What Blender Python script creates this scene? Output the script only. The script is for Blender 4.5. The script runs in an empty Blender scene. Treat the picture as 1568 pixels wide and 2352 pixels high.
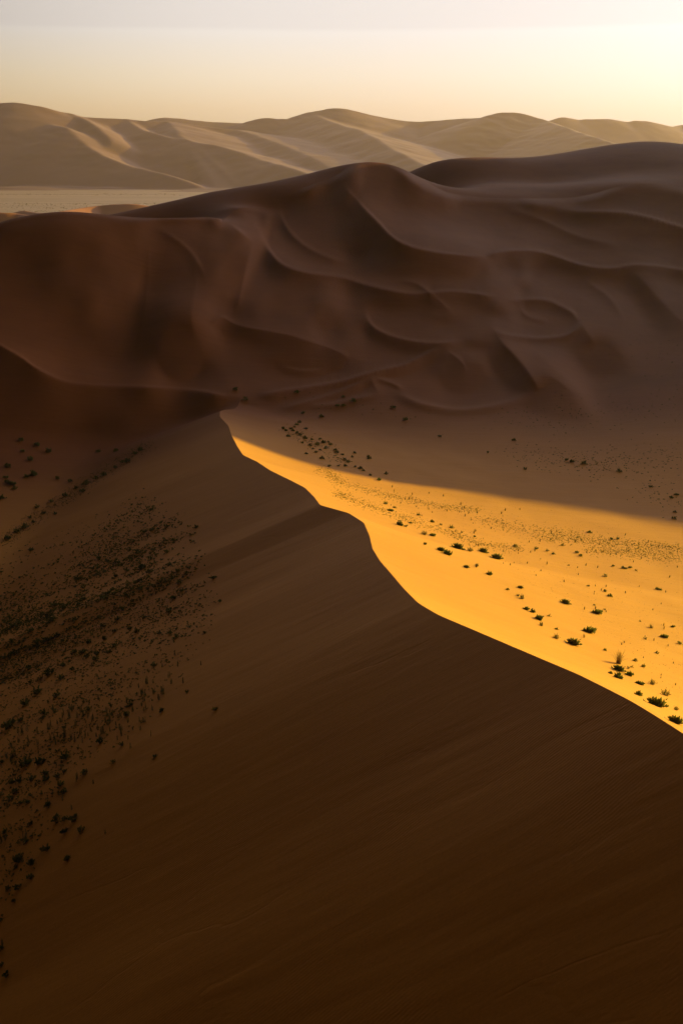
import bpy, math, random
import numpy as np
from mathutils import Vector, Matrix

# ------------------------------------------------------------------ camera, sky, sun, exposure
SC = bpy.context.scene
COL = SC.collection
CAMZ = 270.0                      # camera height above the far salt plain
PITCH = math.radians(20.1)
F = 2287.0                        # focal length in pixels of a 1568 x 2352 frame
SUN_EL = math.radians(8.5)
SUN_AZ = math.radians(57.0)       # from +Y towards +X
SUN = np.array([math.cos(SUN_EL)*math.sin(SUN_AZ), math.cos(SUN_EL)*math.cos(SUN_AZ), math.sin(SUN_EL)])

cam_d = bpy.data.cameras.new('camera'); cam = bpy.data.objects.new('camera', cam_d); COL.objects.link(cam)
cam.location = (0, 0, CAMZ); cam.rotation_euler = (math.pi/2 - PITCH, 0, 0)
cam_d.sensor_fit = 'VERTICAL'; cam_d.sensor_height = 36.0; cam_d.lens = 36.0*F/2352.0
cam_d.clip_start = 0.5; cam_d.clip_end = 200000
SC.camera = cam

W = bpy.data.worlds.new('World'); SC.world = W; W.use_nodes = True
nt = W.node_tree; nt.nodes.clear()
N = nt.nodes.new; L = nt.links.new
sky = N('ShaderNodeTexSky'); sky.sky_type = 'NISHITA'; sky.sun_disc = False
sky.sun_elevation = SUN_EL; sky.sun_rotation = SUN_AZ
sky.altitude = 1200; sky.air_density = 1.0; sky.dust_density = 3.0; sky.ozone_density = 1.0
tc = N('ShaderNodeTexCoord'); sep = N('ShaderNodeSeparateXYZ'); L(tc.outputs['Generated'], sep.inputs[0])
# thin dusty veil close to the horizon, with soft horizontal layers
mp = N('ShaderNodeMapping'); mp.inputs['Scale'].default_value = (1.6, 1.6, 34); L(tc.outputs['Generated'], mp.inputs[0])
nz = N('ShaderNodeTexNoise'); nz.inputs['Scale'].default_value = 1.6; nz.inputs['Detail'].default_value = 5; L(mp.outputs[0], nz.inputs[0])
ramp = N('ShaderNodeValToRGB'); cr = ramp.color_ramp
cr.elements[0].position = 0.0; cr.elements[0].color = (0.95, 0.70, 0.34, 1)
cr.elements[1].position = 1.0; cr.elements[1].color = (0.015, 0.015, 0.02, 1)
for p, c in ((0.035, (1.10, 0.87, 0.52)), (0.06, (1.08, 0.93, 0.66)), (0.090, (1.03, 0.96, 0.84)), (0.0985, (1.03, 0.98, 0.90)), (0.101, (0.96, 0.91, 0.85)), (0.14, (1.0, 0.95, 0.88)), (0.22, (1.22, 0.91, 0.92)), (0.42, (0.78, 0.57, 0.60)), (0.62, (0.16, 0.12, 0.145)), (0.75, (0.02, 0.016, 0.02))):  # upper stops, out of view, are tinted pink to redden the shade
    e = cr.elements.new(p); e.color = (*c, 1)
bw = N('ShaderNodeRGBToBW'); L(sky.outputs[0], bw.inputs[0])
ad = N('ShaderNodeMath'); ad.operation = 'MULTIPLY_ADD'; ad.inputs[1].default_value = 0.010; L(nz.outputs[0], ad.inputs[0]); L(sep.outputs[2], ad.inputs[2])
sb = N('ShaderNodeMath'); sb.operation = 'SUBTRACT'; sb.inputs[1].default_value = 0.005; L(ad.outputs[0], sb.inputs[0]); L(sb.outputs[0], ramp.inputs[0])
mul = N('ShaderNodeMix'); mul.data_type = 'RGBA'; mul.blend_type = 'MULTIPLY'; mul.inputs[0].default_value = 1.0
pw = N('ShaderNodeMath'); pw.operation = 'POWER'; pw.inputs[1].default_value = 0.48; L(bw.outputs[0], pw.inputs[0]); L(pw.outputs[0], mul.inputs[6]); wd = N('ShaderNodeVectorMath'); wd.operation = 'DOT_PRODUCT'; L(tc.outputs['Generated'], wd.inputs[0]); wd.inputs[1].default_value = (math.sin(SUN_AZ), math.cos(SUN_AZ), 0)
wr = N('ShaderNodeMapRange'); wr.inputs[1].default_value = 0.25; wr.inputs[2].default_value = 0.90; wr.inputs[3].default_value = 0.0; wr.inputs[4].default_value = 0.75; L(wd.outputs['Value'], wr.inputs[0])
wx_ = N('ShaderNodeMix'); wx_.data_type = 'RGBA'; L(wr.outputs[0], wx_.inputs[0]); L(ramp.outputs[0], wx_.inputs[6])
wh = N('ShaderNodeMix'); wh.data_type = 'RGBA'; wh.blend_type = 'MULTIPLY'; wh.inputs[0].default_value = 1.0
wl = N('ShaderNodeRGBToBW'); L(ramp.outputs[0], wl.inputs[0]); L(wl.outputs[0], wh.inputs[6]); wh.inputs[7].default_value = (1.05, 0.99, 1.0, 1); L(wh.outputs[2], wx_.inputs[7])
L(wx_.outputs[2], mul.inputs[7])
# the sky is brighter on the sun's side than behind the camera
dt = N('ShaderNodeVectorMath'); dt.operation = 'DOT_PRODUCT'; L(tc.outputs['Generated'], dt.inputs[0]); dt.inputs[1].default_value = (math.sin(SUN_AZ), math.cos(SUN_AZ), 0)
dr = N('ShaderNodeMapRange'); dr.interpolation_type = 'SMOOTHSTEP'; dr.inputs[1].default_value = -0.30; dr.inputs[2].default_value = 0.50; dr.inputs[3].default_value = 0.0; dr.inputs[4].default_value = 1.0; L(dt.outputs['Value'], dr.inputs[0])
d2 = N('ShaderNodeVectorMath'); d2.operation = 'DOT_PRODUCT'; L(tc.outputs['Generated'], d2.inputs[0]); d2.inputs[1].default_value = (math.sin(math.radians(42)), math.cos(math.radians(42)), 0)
r2 = N('ShaderNodeMapRange'); r2.interpolation_type = 'SMOOTHSTEP'; r2.inputs[1].default_value = 0.05; r2.inputs[2].default_value = 0.90; r2.inputs[3].default_value = 0.03; r2.inputs[4].default_value = 1.9; L(d2.outputs['Value'], r2.inputs[0])  # glow added above the frame to deepen contrast on the shaded dunes
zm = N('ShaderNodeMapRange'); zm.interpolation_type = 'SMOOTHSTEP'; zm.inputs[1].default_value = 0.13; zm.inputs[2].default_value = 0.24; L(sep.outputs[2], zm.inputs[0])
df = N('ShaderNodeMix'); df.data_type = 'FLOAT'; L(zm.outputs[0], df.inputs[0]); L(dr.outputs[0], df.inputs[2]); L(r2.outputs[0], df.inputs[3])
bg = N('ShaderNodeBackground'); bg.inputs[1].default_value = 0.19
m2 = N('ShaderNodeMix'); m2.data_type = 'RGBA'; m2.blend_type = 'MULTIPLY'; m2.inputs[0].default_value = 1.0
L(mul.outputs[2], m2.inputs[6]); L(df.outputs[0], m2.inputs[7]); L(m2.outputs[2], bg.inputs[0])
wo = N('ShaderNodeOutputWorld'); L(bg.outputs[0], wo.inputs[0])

sd = bpy.data.lights.new('sun', 'SUN'); sd.energy = 3.8; sd.angle = math.radians(0.5); sd.color = (1.0, 0.76, 0.09)
so = bpy.data.objects.new('sun', sd); COL.objects.link(so)
so.rotation_euler = Vector(-Vector(SUN)).to_track_quat('-Z', 'Y').to_euler()

SC.view_settings.view_transform = 'Standard'; SC.view_settings.look = 'None'
SC.view_settings.exposure = 1.35; SC.view_settings.gamma = 1.0
SC.cycles.use_denoising = True
SC.cycles.max_bounces = 4; SC.cycles.diffuse_bounces = 3; SC.cycles.volume_bounces = 1
SC.cycles.volume_step_rate = 1.0; SC.cycles.volume_max_steps = 64

# ------------------------------------------------------------------ helpers
rng = np.random.default_rng(11); random.seed(5)
CT, ST = math.cos(PITCH), math.sin(PITCH)

def ray(px, py):
    """direction (x, y, z) through a pixel of the 1568 x 2352 frame"""
    px = np.asarray(px, float); py = np.asarray(py, float)
    x = (px-784)/F; v = (1176-py)/F
    return x, CT + v*ST, -ST + v*CT

def PY(px, py, Y):
    x, y, z = ray(px, py); t = Y/y
    return np.array([x*t, Y, z*t])

def PZ(px, py, Z):
    x, y, z = ray(px, py); t = Z/z
    return np.array([x*t, y*t, Z])

def smooth(a, b, x):
    t = np.clip((x-a)/(b-a), 0, 1); return t*t*(3-2*t)

def hash2(ix, iy, seed):
    n = (ix.astype(np.int64)*374761393 + iy.astype(np.int64)*668265263 + seed*1274126177) & 0x7fffffff
    n = ((n ^ (n >> 13))*1274126177) & 0x7fffffff
    return ((n ^ (n >> 16)) & 0xffff)/65535.0

def vnoise(x, y, seed=0):
    ix = np.floor(x); iy = np.floor(y); fx = x-ix; fy = y-iy
    fx = fx*fx*fx*(fx*(fx*6-15)+10); fy = fy*fy*fy*(fy*(fy*6-15)+10)
    a = hash2(ix, iy, seed); b = hash2(ix+1, iy, seed); c = hash2(ix, iy+1, seed); d = hash2(ix+1, iy+1, seed)
    return (a*(1-fx)+b*fx)*(1-fy) + (c*(1-fx)+d*fx)*fy - 0.5

def fbm(x, y, octv=4, seed=0, gain=0.5):
    s = 0; a = 1
    for k in range(octv):
        s = s + a*vnoise(x*2**k+17.3*k, y*2**k-9.1*k, seed+k); a *= gain
    return s

def seg_dist(X, Y, a, b):
    """distance, parameter and side of points to a plan segment"""
    dx, dy = b[0]-a[0], b[1]-a[1]; l2 = dx*dx+dy*dy+1e-9
    t = np.clip(((X-a[0])*dx+(Y-a[1])*dy)/l2, 0, 1)
    ex = X-(a[0]+t*dx); ey = Y-(a[1]+t*dy)
    side = np.sign(dx*ey-dy*ex)
    return np.sqrt(ex*ex+ey*ey), t, side

def catmull(pts, n=6):
    pts = [np.asarray(p, float) for p in pts]
    P = [2*pts[0]-pts[1]] + pts + [2*pts[-1]-pts[-2]]
    out = []
    for i in range(1, len(P)-2):
        for k in range(n):
            t = k/n
            out.append(0.5*((2*P[i])+(-P[i-1]+P[i+1])*t+(2*P[i-1]-5*P[i]+4*P[i+1]-P[i+2])*t*t+(-P[i-1]+3*P[i]-3*P[i+1]+P[i+2])*t**3))
    out.append(P[-2]); return np.array(out)

def smax(a, b, k):
    h = np.clip(0.5+0.5*(a-b)/k, 0, 1)
    return b*(1-h)+a*h+k*h*(1-h)

# ------------------------------------------------------------------ near dune: crest line
crest_px = [(1568,1680,-47.5),(1450,1610,-49.3),(1330,1550,-51.5),(1200,1495,-54),(1060,1435,-57),(1005,1412,-58.5),(960,1385,-60),(925,1350,-62),(900,1320,-63.5),
            (872,1288,-65.5),(855,1260,-67),(848,1230,-69),(835,1200,-71),(800,1178,-73),(735,1160,-75),(722,1142,-77),(700,1120,-79),(665,1102,-81.2),(620,1080,-84),
            (590,1060,-86.5),(558,1045,-89),(545,1025,-91),(532,1000,-93),(525,978,-95.5),(505,957,-98),(505,945,-100)]
C3 = np.array([PZ(*p) for p in crest_px])
o = np.argsort(C3[:, 1]); C3 = C3[o]
cy = np.concatenate([[-200, -60, 10, 40], C3[:, 1], [C3[-1, 1]+25, C3[-1, 1]+80, 900]])
cx = np.concatenate([[104, 70, 49.5, 40.2], C3[:, 0], [C3[-1, 0]+3, C3[-1, 0]+6, C3[-1, 0]+6]])
cz = np.concatenate([[-37, -38.5, -40.3, -42.6], C3[:, 2], [-104, -112, -125]])
yy = np.linspace(-200, 900, 4401)
def sm(a, w):
    k = np.hanning(w); k /= k.sum()
    return np.convolve(np.pad(a, w//2, 'edge'), k, 'valid')[:len(yy)]
xx_ = sm(np.interp(yy, cy, cx), 19); zz_ = sm(np.interp(yy, cy, cz), 41); zz_ = np.where(yy < 95, sm(zz_, 141)*smooth(95, 70, yy) + zz_*(1-smooth(95, 70, yy)), zz_)
slope_l = sm(np.interp(yy, [-100, -20, 40, 85, 130, 190, 260, 380], [0.95, 0.88, 0.78, 0.66, 0.56, 0.47, 0.42, 0.38]), 241)
def crest_x(y): return np.interp(y, yy, xx_)
def crest_z(y): return np.interp(y, yy, zz_)

# ------------------------------------------------------------------ base of valley and middle dune: thin-plate surface through control points
ctrl = []
for p in [(0,1260,-118),(0,1180,-118),(100,1050,-117),(300,1010,-116),(0,1100,-117),(420,960,-112),(200,980,-114),
          (700,950,-108),(900,960,-110),(1100,985,-110),(1300,1010,-111),(1568,1000,-108),(1568,1200,-111),(1200,1120,-112),(1568,1400,-112),(900,1080,-112),
          (225,884,-100),(450,896,-103),(600,901,-105),(550,925,-106),(325,886,-101),(1400,950,-110),(750,905,-107.5)]:
    ctrl.append(PZ(*p))
for p in [(0,789,492),(85,844,462),(0,515,605),(75,505,612),(150,495,620),(225,498,630),(300,503,645),(150,650,555),(300,650,585),(0,650,550),(150,780,505),(300,820,490),(450,860,480),
          (380,500,668),(475,496,690),(530,520,675),(580,554,655),(480,740,520),(580,700,560),(480,830,487),(600,800,515),(600,860,480),
          (240,497,775),(345,473,800),(480,442,830),(640,417,860),(780,382,875),(845,372,860),(890,376,858),
          (540,474,745),(670,441,790),(784,400,835),(700,520,735),(700,600,680),(620,480,770),
          (850,450,795),(850,520,745),(909,563,700),(850,600,690),(850,665,642),(850,740,570),(850,850,495),(850,900,455),
          (700,700,590),(700,770,540),(700,850,485),(784,640,660),
          (925,388,856),(960,415,850),(1010,438,848),(1060,449,850),(1150,455,855),(1230,456,862),(1310,455,868),(1370,445,875),(1430,425,885),(1500,422,890),(1568,432,885),
          (1090,362,1080),(1000,372,1075),(1240,363,1100),(1380,339,1150),(1505,325,1200),(1568,336,1205),
          (1100,425,950),(1250,420,980),(1434,395,1000),(1534,371,1020),
          (1024,580,690),(1104,585,690),(1040,520,760),(1250,520,800),(1264,581,745),(1250,640,700),(1284,698,655),(1249,773,590),(1250,860,500),(1400,880,480),
          (1100,700,630),(1060,780,565),(1050,860,500),(1190,830,520),
          (1500,520,800),(1454,607,740),(1568,618,750),(1500,700,670),(1500,800,570),(1500,900,470),(1400,760,605)]:
    ctrl.append(PY(*p))
for p in [(-30,950,-50),(60,960,-50),(-120,720,-62),(-250,700,-70),(-160,900,-75),(-60,1100,-80),(50,1200,-60),(200,1300,-40),(350,1400,-20),(-300,900,-120),(-200,1200,-140),(0,1500,-140),(300,1700,-140),(-450,700,-130),
          (-230,600,-55),(-300,560,-70),(-350,450,-110),(-300,380,-118),(-250,250,-118),(-300,100,-118),(-260,-100,-118),
          (250,300,-112),(300,150,-112),(350,0,-112),(350,-150,-112),(100,120,-112),(450,300,-110),(600,100,-110),(230,470,-106),
          (700,600,-100),(800,900,-90),(800,1200,-90),(700,1500,-120),(650,300,-110)]:
    ctrl.append(np.array(p, float))
ctrl = np.array(ctrl)
def tps_fit(P, lam=2e-3):
    n = len(P); S = 300.0; q = P[:, :2]/S
    d = np.sqrt(((q[:, None]-q[None])**2).sum(-1)); K = np.where(d > 0, d*d*np.log(d+1e-12), 0)
    A = np.zeros((n+3, n+3)); A[:n, :n] = K+lam*np.eye(n); A[:n, n] = 1; A[:n, n+1:] = q; A[n:, :n] = A[:n, n:].T
    b = np.zeros(n+3); b[:n] = P[:, 2]
    return q, np.linalg.solve(A, b), S
TQ, TW, TS = tps_fit(ctrl)
def tps(X, Y):
    x = np.ravel(X)/TS; y = np.ravel(Y)/TS; out = np.zeros_like(x)
    n = len(TQ)
    for s in range(0, len(x), 100000):
        d2 = (x[s:s+100000, None]-TQ[None, :, 0])**2+(y[s:s+100000, None]-TQ[None, :, 1])**2
        out[s:s+100000] = (0.5*d2*np.log(d2+1e-20))@TW[:n] + TW[n]+TW[n+1]*x[s:s+100000]+TW[n+2]*y[s:s+100000]
    return out.reshape(np.shape(X))

# lookup grid of the base (fast)
GX = np.arange(-660, 900.1, 5.0); GY = np.arange(-240, 1760.1, 5.0)
gx, gy = np.meshgrid(GX, GY); GB = np.clip(tps(gx, gy), -128, 60)
def bilin(G, X, Y):
    fx = np.clip((X-GX[0])/5.0, 0, len(GX)-2.001); fy = np.clip((Y-GY[0])/5.0, 0, len(GY)-2.001)
    i = fx.astype(int); j = fy.astype(int); u = fx-i; v = fy-j
    # cubic (Catmull-Rom) interpolation keeps slopes smooth
    i = np.clip(i, 1, len(GX)-3); j = np.clip(j, 1, len(GY)-3)
    def w(t): return (-.5*t+t*t-.5*t**3, 1-2.5*t*t+1.5*t**3, .5*t+2*t*t-1.5*t**3, -.5*t*t+.5*t**3)
    wu = w(u); wv = w(v); r = 0
    for b in range(4):
        row = 0
        for a in range(4): row = row + wu[a]*G[j+b-1, i+a-1]
        r = r + wv[b]*row
    return r
def base(X, Y): return bilin(GB, X, Y)

def hit(px, py, fn, y0=20, y1=1400, n=3000):
    """first crossing of a pixel's ray with a height function"""
    x, y, z = ray(px, py); Ys = np.exp(np.linspace(math.log(y0), math.log(y1), n)); t = Ys/y
    Z = z*t; H = fn(x*t, Ys); k = np.argmax(Z <= H)
    if not (Z[k] <= H[k]): return None
    return np.array([x*t[k], Ys[k], H[k]])

# ------------------------------------------------------------------ relief of the middle dune
# Crest lines, steep slip faces and flat shoulders are given as slopes over the face of the dune; the surface is
# then solved (least squares) so that it keeps those slopes and still runs from the valley floor to the skyline.
crests = [   # points, light (flat) band above: strength, width; steep face below: strength, width
 ([(900,378),(925,390),(960,415),(1010,438),(1060,449),(1150,455),(1230,456),(1309,454),(1370,445),(1430,425),(1480,419),(1568,432),(1700,450)], .9, 11, .45, 55),
 ([(1320,420),(1380,408),(1434,395),(1500,378),(1534,370),(1620,376)], .8, 14, .4, 22),
 ([(1200,458),(1254,467),(1314,481),(1390,484),(1440,487),(1500,500),(1568,520),(1700,560)], .9, 14, .5, 34),
 ([(790,425),(830,470),(870,510),(905,545),(950,566),(1010,578),(1060,584),(1115,588)], .7, 28, .8, 42),
 ([(1115,584),(1150,575),(1214,573),(1264,582),(1324,603),(1370,612),(1410,613),(1454,606),(1510,609),(1568,618),(1700,640)], .8, 16, .9, 34),
 ([(600,540),(625,580),(650,604),(700,622),(784,634),(840,650),(884,661),(949,672),(1034,667),(1090,672),(1140,680)], .75, 22, .8, 40),
 ([(843,720),(855,745),(884,763),(920,775),(964,783),(1010,785),(1064,780)], .85, 10, 1.0, 26),
 ([(1124,750),(1150,763),(1174,768),(1215,773),(1249,774),(1290,769),(1314,759),(1328,742)], .9, 8, .7, 20),
 ([(1150,690),(1200,685),(1254,686),(1284,698),(1315,715),(1332,738)], .8, 16, .8, 24),
 ([(590,907),(650,895),(700,888),(784,873),(859,851),(924,836),(984,808),(1015,793)], .85, 12, .6, 22),
 ([(-200,670),(-60,745),(0,789),(50,818),(85,844),(150,875),(225,884),(325,887),(450,896),(520,908)], .8, 28, 1.0, 45),
 ([(910,900),(950,918),(984,928),(1049,938),(1134,929),(1190,912),(1214,896)], .8, 9, .5, 16),
 ([(480,743),(510,728),(540,742),(580,752),(650,764),(700,778),(750,795),(805,818)], .45, 22, 1.1, 32),
 ([(640,938),(700,922),(760,905),(800,890),(852,864)], .7, 9, .8, 14),
 ([(690,932),(760,926),(820,912),(868,903)], .7, 8, .5, 14),
 ([(225,500),(310,503),(345,500),(415,489),(475,496),(530,515),(582,552)], .85, 12, .5, 36),
 ([(450,494),(540,474),(600,462),(670,441),(730,420),(784,398),(842,382)], .85, 14, .5, 28),
 ([(345,508),(415,554),(450,590),(475,640)], .35, 20, .2, 20),
 ([(1150,470),(1240,500),(1330,540),(1420,560)], .3, 18, .35, 25),
 ([(640,470),(660,520),(700,560),(760,590),(800,600)], .35, 16, .45, 26),
 ([(900,640),(960,650),(1010,690),(1040,715)], .35, 10, .6, 18),
 ([(1190,700),(1215,725),(1260,735)], .35, 8, .5, 12),
 ([(1020,800),(1060,830),(1080,880)], .3, 10, .5, 20),
 ([(1340,640),(1400,680),(1440,740)], .35, 14, .45, 26),
 ([(640,840),(700,850),(760,845)], .35, 10, .45, 14),
 ([(855,866),(884,872),(910,882),(930,892)], .4, 8, .6, 9),
]
patches = [  # x, y, rx, ry, tilt, tone (negative = steep and dark)
 (820,555,28,30,0,-1.1),(815,450,14,46,0,-.7),(612,518,9,38,0,-.9),(528,645,34,78,.35,-1.0),(270,660,56,110,0,-.6),(300,640,24,80,0,-.4),(415,800,42,66,0,-1.1),(245,760,50,60,0,-.6),
 (150,700,46,120,0,-.4),(90,560,100,45,0,-.5),(750,728,26,36,0,-.9),(1020,735,32,14,0,-.5),(1370,805,58,42,.5,-.8),(1270,912,58,34,.3,-1.1),(1060,865,46,34,0,-.6),(1145,715,20,13,0,-.6),
 (1198,655,15,18,0,-.8),(1485,685,30,66,-.6,-.8),(1155,820,26,60,-.5,-.7),(1205,606,36,20,0,-.7),(1075,615,34,26,0,-.7),(1090,790,30,14,0,-.5),(880,700,60,14,0,-.4),(700,830,80,26,0,-.5),
 (600,640,22,70,.2,.25),(338,720,18,110,0,.25),(1130,640,60,22,0,.45),(1000,530,90,26,.2,.25),(1335,905,24,80,-.75,.6),(1110,745,26,18,0,.4),(880,480,44,26,.4,.35),(1420,730,70,50,0,.2),
 (1220,800,60,16,.2,.4),(940,625,90,14,0,-.3),(700,560,70,40,0,.15),(640,690,60,30,0,-.3),(470,560,30,60,0,.2),(1000,470,140,10,0,-.2),(120,930,170,42,0,-1.1),(262,975,32,16,0,-.9),(1480,540,100,14,.1,-.2),(1330,520,100,16,0,.15),
]
spines = [   # ridges running down the face: points, bulge (share of the distance), width
 ([(1129,752),(1150,782),(1174,808),(1200,838),(1214,858),(1232,885),(1243,900)], .0085, 20),
 ([(1215,800),(1262,838),(1300,872),(1334,903),(1384,978)], .0050, 34),
 ([(582,548),(572,590),(560,640),(548,690),(535,735)], .0075, 32),
 ([(335,530),(342,600),(335,690),(322,770),(315,835)], .0022, 30),
 ([(818,388),(800,440),(790,500)], .0030, 24),
 ([(1440,608),(1490,660),(1540,715),(1610,780)], .0060, 34),
 ([(849,862),(862,890),(878,918)], .0040, 13),
 ([(1328,735),(1345,760),(1370,800)], .0040, 22),
 ([(440,560),(450,640),(440,720),(452,800)], .0025, 30),
 ([(632,480),(628,520),(622,570)], .0030, 16),
]
def px_of(a, e):
    v = (e*CT+ST)/(CT-e*ST)
    return 784+F*a*(CT+v*ST), 1176-F*v
def tone_field(px, py):
    T = np.zeros_like(px); U = np.zeros_like(px)
    def near(P):
        n = len(P)-1; bd = np.full(px.shape, 1e9); bs = np.zeros(px.shape); bt = np.zeros(px.shape)
        m = (px > P[:, 0].min()-150) & (px < P[:, 0].max()+150) & (py > P[:, 1].min()-150) & (py < P[:, 1].max()+150)
        x = px[m]; y = py[m]; d_ = bd[m]; s_ = bs[m]; t_ = bt[m]
        for k in range(n):
            d, t, sd_ = seg_dist(x, y, P[k], P[k+1]); b = d < d_; d_[b] = d[b]; s_[b] = sd_[b]; t_[b] = (k+t[b])/n
        bd[m] = d_; bs[m] = s_; bt[m] = t_
        return bd, bs, bt
    for pts, La, Lw, Da, Dw in crests:
        P = catmull([(a, b, 0) for a, b in pts], 5)[:, :2]; L_ = np.linalg.norm(np.diff(P, axis=0), axis=1).sum(); f = min(.3, 45/L_)
        d, sd_, t = near(P); tp = smooth(-.02, f, t)*smooth(-.02, f, 1-t)
        below = sd_ > 0       # y grows downwards
        T += tp*np.where(below, -Da*(1-np.exp(-(d/5)**2))*np.exp(-(d/Dw)**2)+La*.6*np.exp(-(d/4)**2), La*(.6*np.exp(-(d/4)**2)+.4*np.exp(-(d/Lw)**1.3)))
    for x0, y0, rx, ry, tl, v in patches:
        c_, s_ = math.cos(tl), math.sin(tl); u_ = ((px-x0)*c_+(py-y0)*s_)/rx; w_ = (-(px-x0)*s_+(py-y0)*c_)/ry
        T += v*np.exp(-(u_*u_+w_*w_))
    for pts, A, w in spines:
        P = catmull([(a, b, 0) for a, b in pts], 5)[:, :2]; d, sd_, t = near(P)
        U -= 1.5*A*smooth(0, .3, t)*smooth(0, .3, 1-t)*np.exp(-(np.sqrt(d*d+9)-3)/w)
    T = np.where(T < 0, T*1.2, T)
    return T, U
def gblur(a, k, n=3):
    for ax in (0, 1):
        for _ in range(n):
            p = np.pad(a, [(k, k) if i == ax else (0, 0) for i in (0, 1)], 'edge'); c = np.cumsum(p, ax); c = np.concatenate([np.zeros_like(np.take(c, [0], ax)), c], ax)
            m_ = a.shape[ax]; a = (np.take(c, range(2*k+1, 2*k+1+m_), ax)-np.take(c, range(0, m_), ax))/(2*k+1)
    return a
def solve_relief():
    NA, NE = 640, 256
    A_ = np.linspace(-.47, .47, NA); Yf = np.arange(360, 1300, 1.5)
    zb = base(A_[:, None]*Yf[None], np.broadcast_to(Yf[None], (NA, len(Yf))))
    x, y, z = ray(784, 990); eb = z/y
    # far limit of the solved face: the front crest (the ridges behind it stay as they are)
    cpx = [-300,0,75,150,232,310,345,415,475,540,600,670,784,845,890,925,960,1010,1060,1150,1230,1310,1370,1430,1500,1568,1750]
    cY = [590,605,612,620,632,648,656,672,690,745,768,790,835,860,858,856,850,848,850,855,862,868,875,885,890,885,885]
    q = zb/Yf[None]; pa = 784+F*A_*(CT+.37*ST); Yc = np.interp(pa, cpx, cY)
    for i in range(NA):
        k0 = np.searchsorted(Yf, Yc[i]-26); k1 = np.searchsorted(Yf, Yc[i]+26); k = k0+np.argmax(q[i, k0:k1])
        if k1-1 > k > k0: Yc[i] = Yf[k]
    Yc = gblur(Yc[:, None], 5)[:, 0]; et = np.array([np.interp(Yc[i], Yf, q[i]) for i in range(NA)])
    E = np.maximum.accumulate(q, 1)
    es = eb+(et[:, None]-eb)*np.linspace(0, 1, NE)[None]
    Yb = np.empty((NA, NE))
    for i in range(NA):
        k = np.searchsorted(Yf, Yc[i]); ee = np.minimum(E[i, :k], et[i])+np.arange(k)*1e-8; Yb[i] = np.interp(es[i], np.append(ee, et[i]+1e-5), np.append(Yf[:k], Yc[i]))
    de = (et-eb)/(NE-1); lb = np.log(Yb)
    for _ in range(5): lb[:, 1:-1] = .25*lb[:, :-2]+.5*lb[:, 1:-1]+.25*lb[:, 2:]
    lb = lb + 0*lb; dl = np.diff(lb, axis=1)
    em = .5*(es[:, 1:]+es[:, :-1]); sb_ = np.clip(em+de[:, None]/np.maximum(dl, 1e-5), .02, .75); jump = dl > .02; sb_ = gblur(np.where(jump, .35, sb_), 7)
    low = smooth(640, 760, px_of(A_[:, None], em)[1]); sb_ = sb_*(1-.75*low)+.40*.75*low
    px, py = px_of(A_[:, None], em); T, _ = tone_field(px, py)
    s_ = sb_*np.where(T < 0, np.exp(-1.9*T), np.clip(1-1.0*T, .04, 1)); s_ = np.minimum(s_, 1.5)
    g = de[:, None]/np.maximum(s_-em, .05)
    gn = de[:, None]/np.maximum(sb_-em, .05); low = smooth(780, 860, px_of(A_[:, None], em)[1])
    g = np.maximum(gn+(1+1.4*low)*(g-gn), de[:, None]/1.4)
    r = (g-dl)*(1-smooth(.014, .03, dl))
    rb = gblur(r, 3, 2)[:, :]; jt = np.arange(NE-1)[None]; wt = smooth(NE-26, NE-8, jt); r = r*(1-wt)+rb*wt
    # Poisson: u = 0 at floor and skyline
    lam = 0.08; u = np.zeros((NA, NE)); div = np.zeros((NA, NE)); div[:, 1:-1] = r[:, 1:]-r[:, :-1]
    ii, jj = np.meshgrid(np.arange(NA), np.arange(NE), indexing='ij'); inner = (jj > 0) & (jj < NE-1)
    reds = [inner & ((ii+jj) % 2 == k) for k in (0, 1)]
    w = 1.93
    for it in range(520):
        for m in reds:
            up_ = np.concatenate([u[1:], u[-1:]], 0); dn_ = np.concatenate([u[:1], u[:-1]], 0)
            lf = np.roll(u, 1, 1); rt = np.roll(u, -1, 1)
            nu = (lf+rt-div+lam*(up_+dn_))/(2+2*lam)
            u = np.where(m, u+w*(nu-u), u)
    px, py = px_of(A_[:, None], es); _, U = tone_field(px, py)
    edge = np.sin(np.linspace(0, math.pi, NE))[None]**.6
    YT = np.arange(384, 1300, 1.25); Zt = np.empty((NA, len(YT)))
    Y_ = np.exp(lb+u+U*edge); Y_ = np.maximum.accumulate(Y_, 1)+np.arange(NE)[None]*1e-5
    for i in range(NA):
        z_ = np.interp(YT, Y_[i], es[i])*YT; k = (YT >= Y_[i, 0]) & (YT <= Y_[i, -1])
        Zt[i] = np.where(k, z_, base(A_[i]*YT, YT))
    return A_, YT, Zt
import time as _t; _t0 = _t.time()
RA, RY, RZ = solve_relief(); print('relief solved in', round(_t.time()-_t0, 1))
def far_surface(X, Y):
    b = base(X, Y); a = X/np.maximum(Y, 1.0)
    m = (np.abs(a) < RA[-1]) & (Y > RY[0]) & (Y < RY[-1]-2)
    if not np.any(m): return b
    fa = (a[m]-RA[0])/(RA[1]-RA[0]); fy = (Y[m]-RY[0])/(RY[1]-RY[0]); i = np.clip(fa.astype(int), 0, len(RA)-2); j = np.clip(fy.astype(int), 0, len(RY)-2); u = fa-i; v = fy-j
    z = (RZ[i, j]*(1-u)+RZ[i+1, j]*u)*(1-v)+(RZ[i, j+1]*(1-u)+RZ[i+1, j+1]*u)*v
    w = smooth(.47, .41, np.abs(a[m])) if False else 1-smooth(.40, .465, np.abs(a[m]))
    w = w*smooth(386, 400, Y[m]); b = np.array(b); b[m] = b[m]*(1-w)+z*w
    return b

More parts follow.
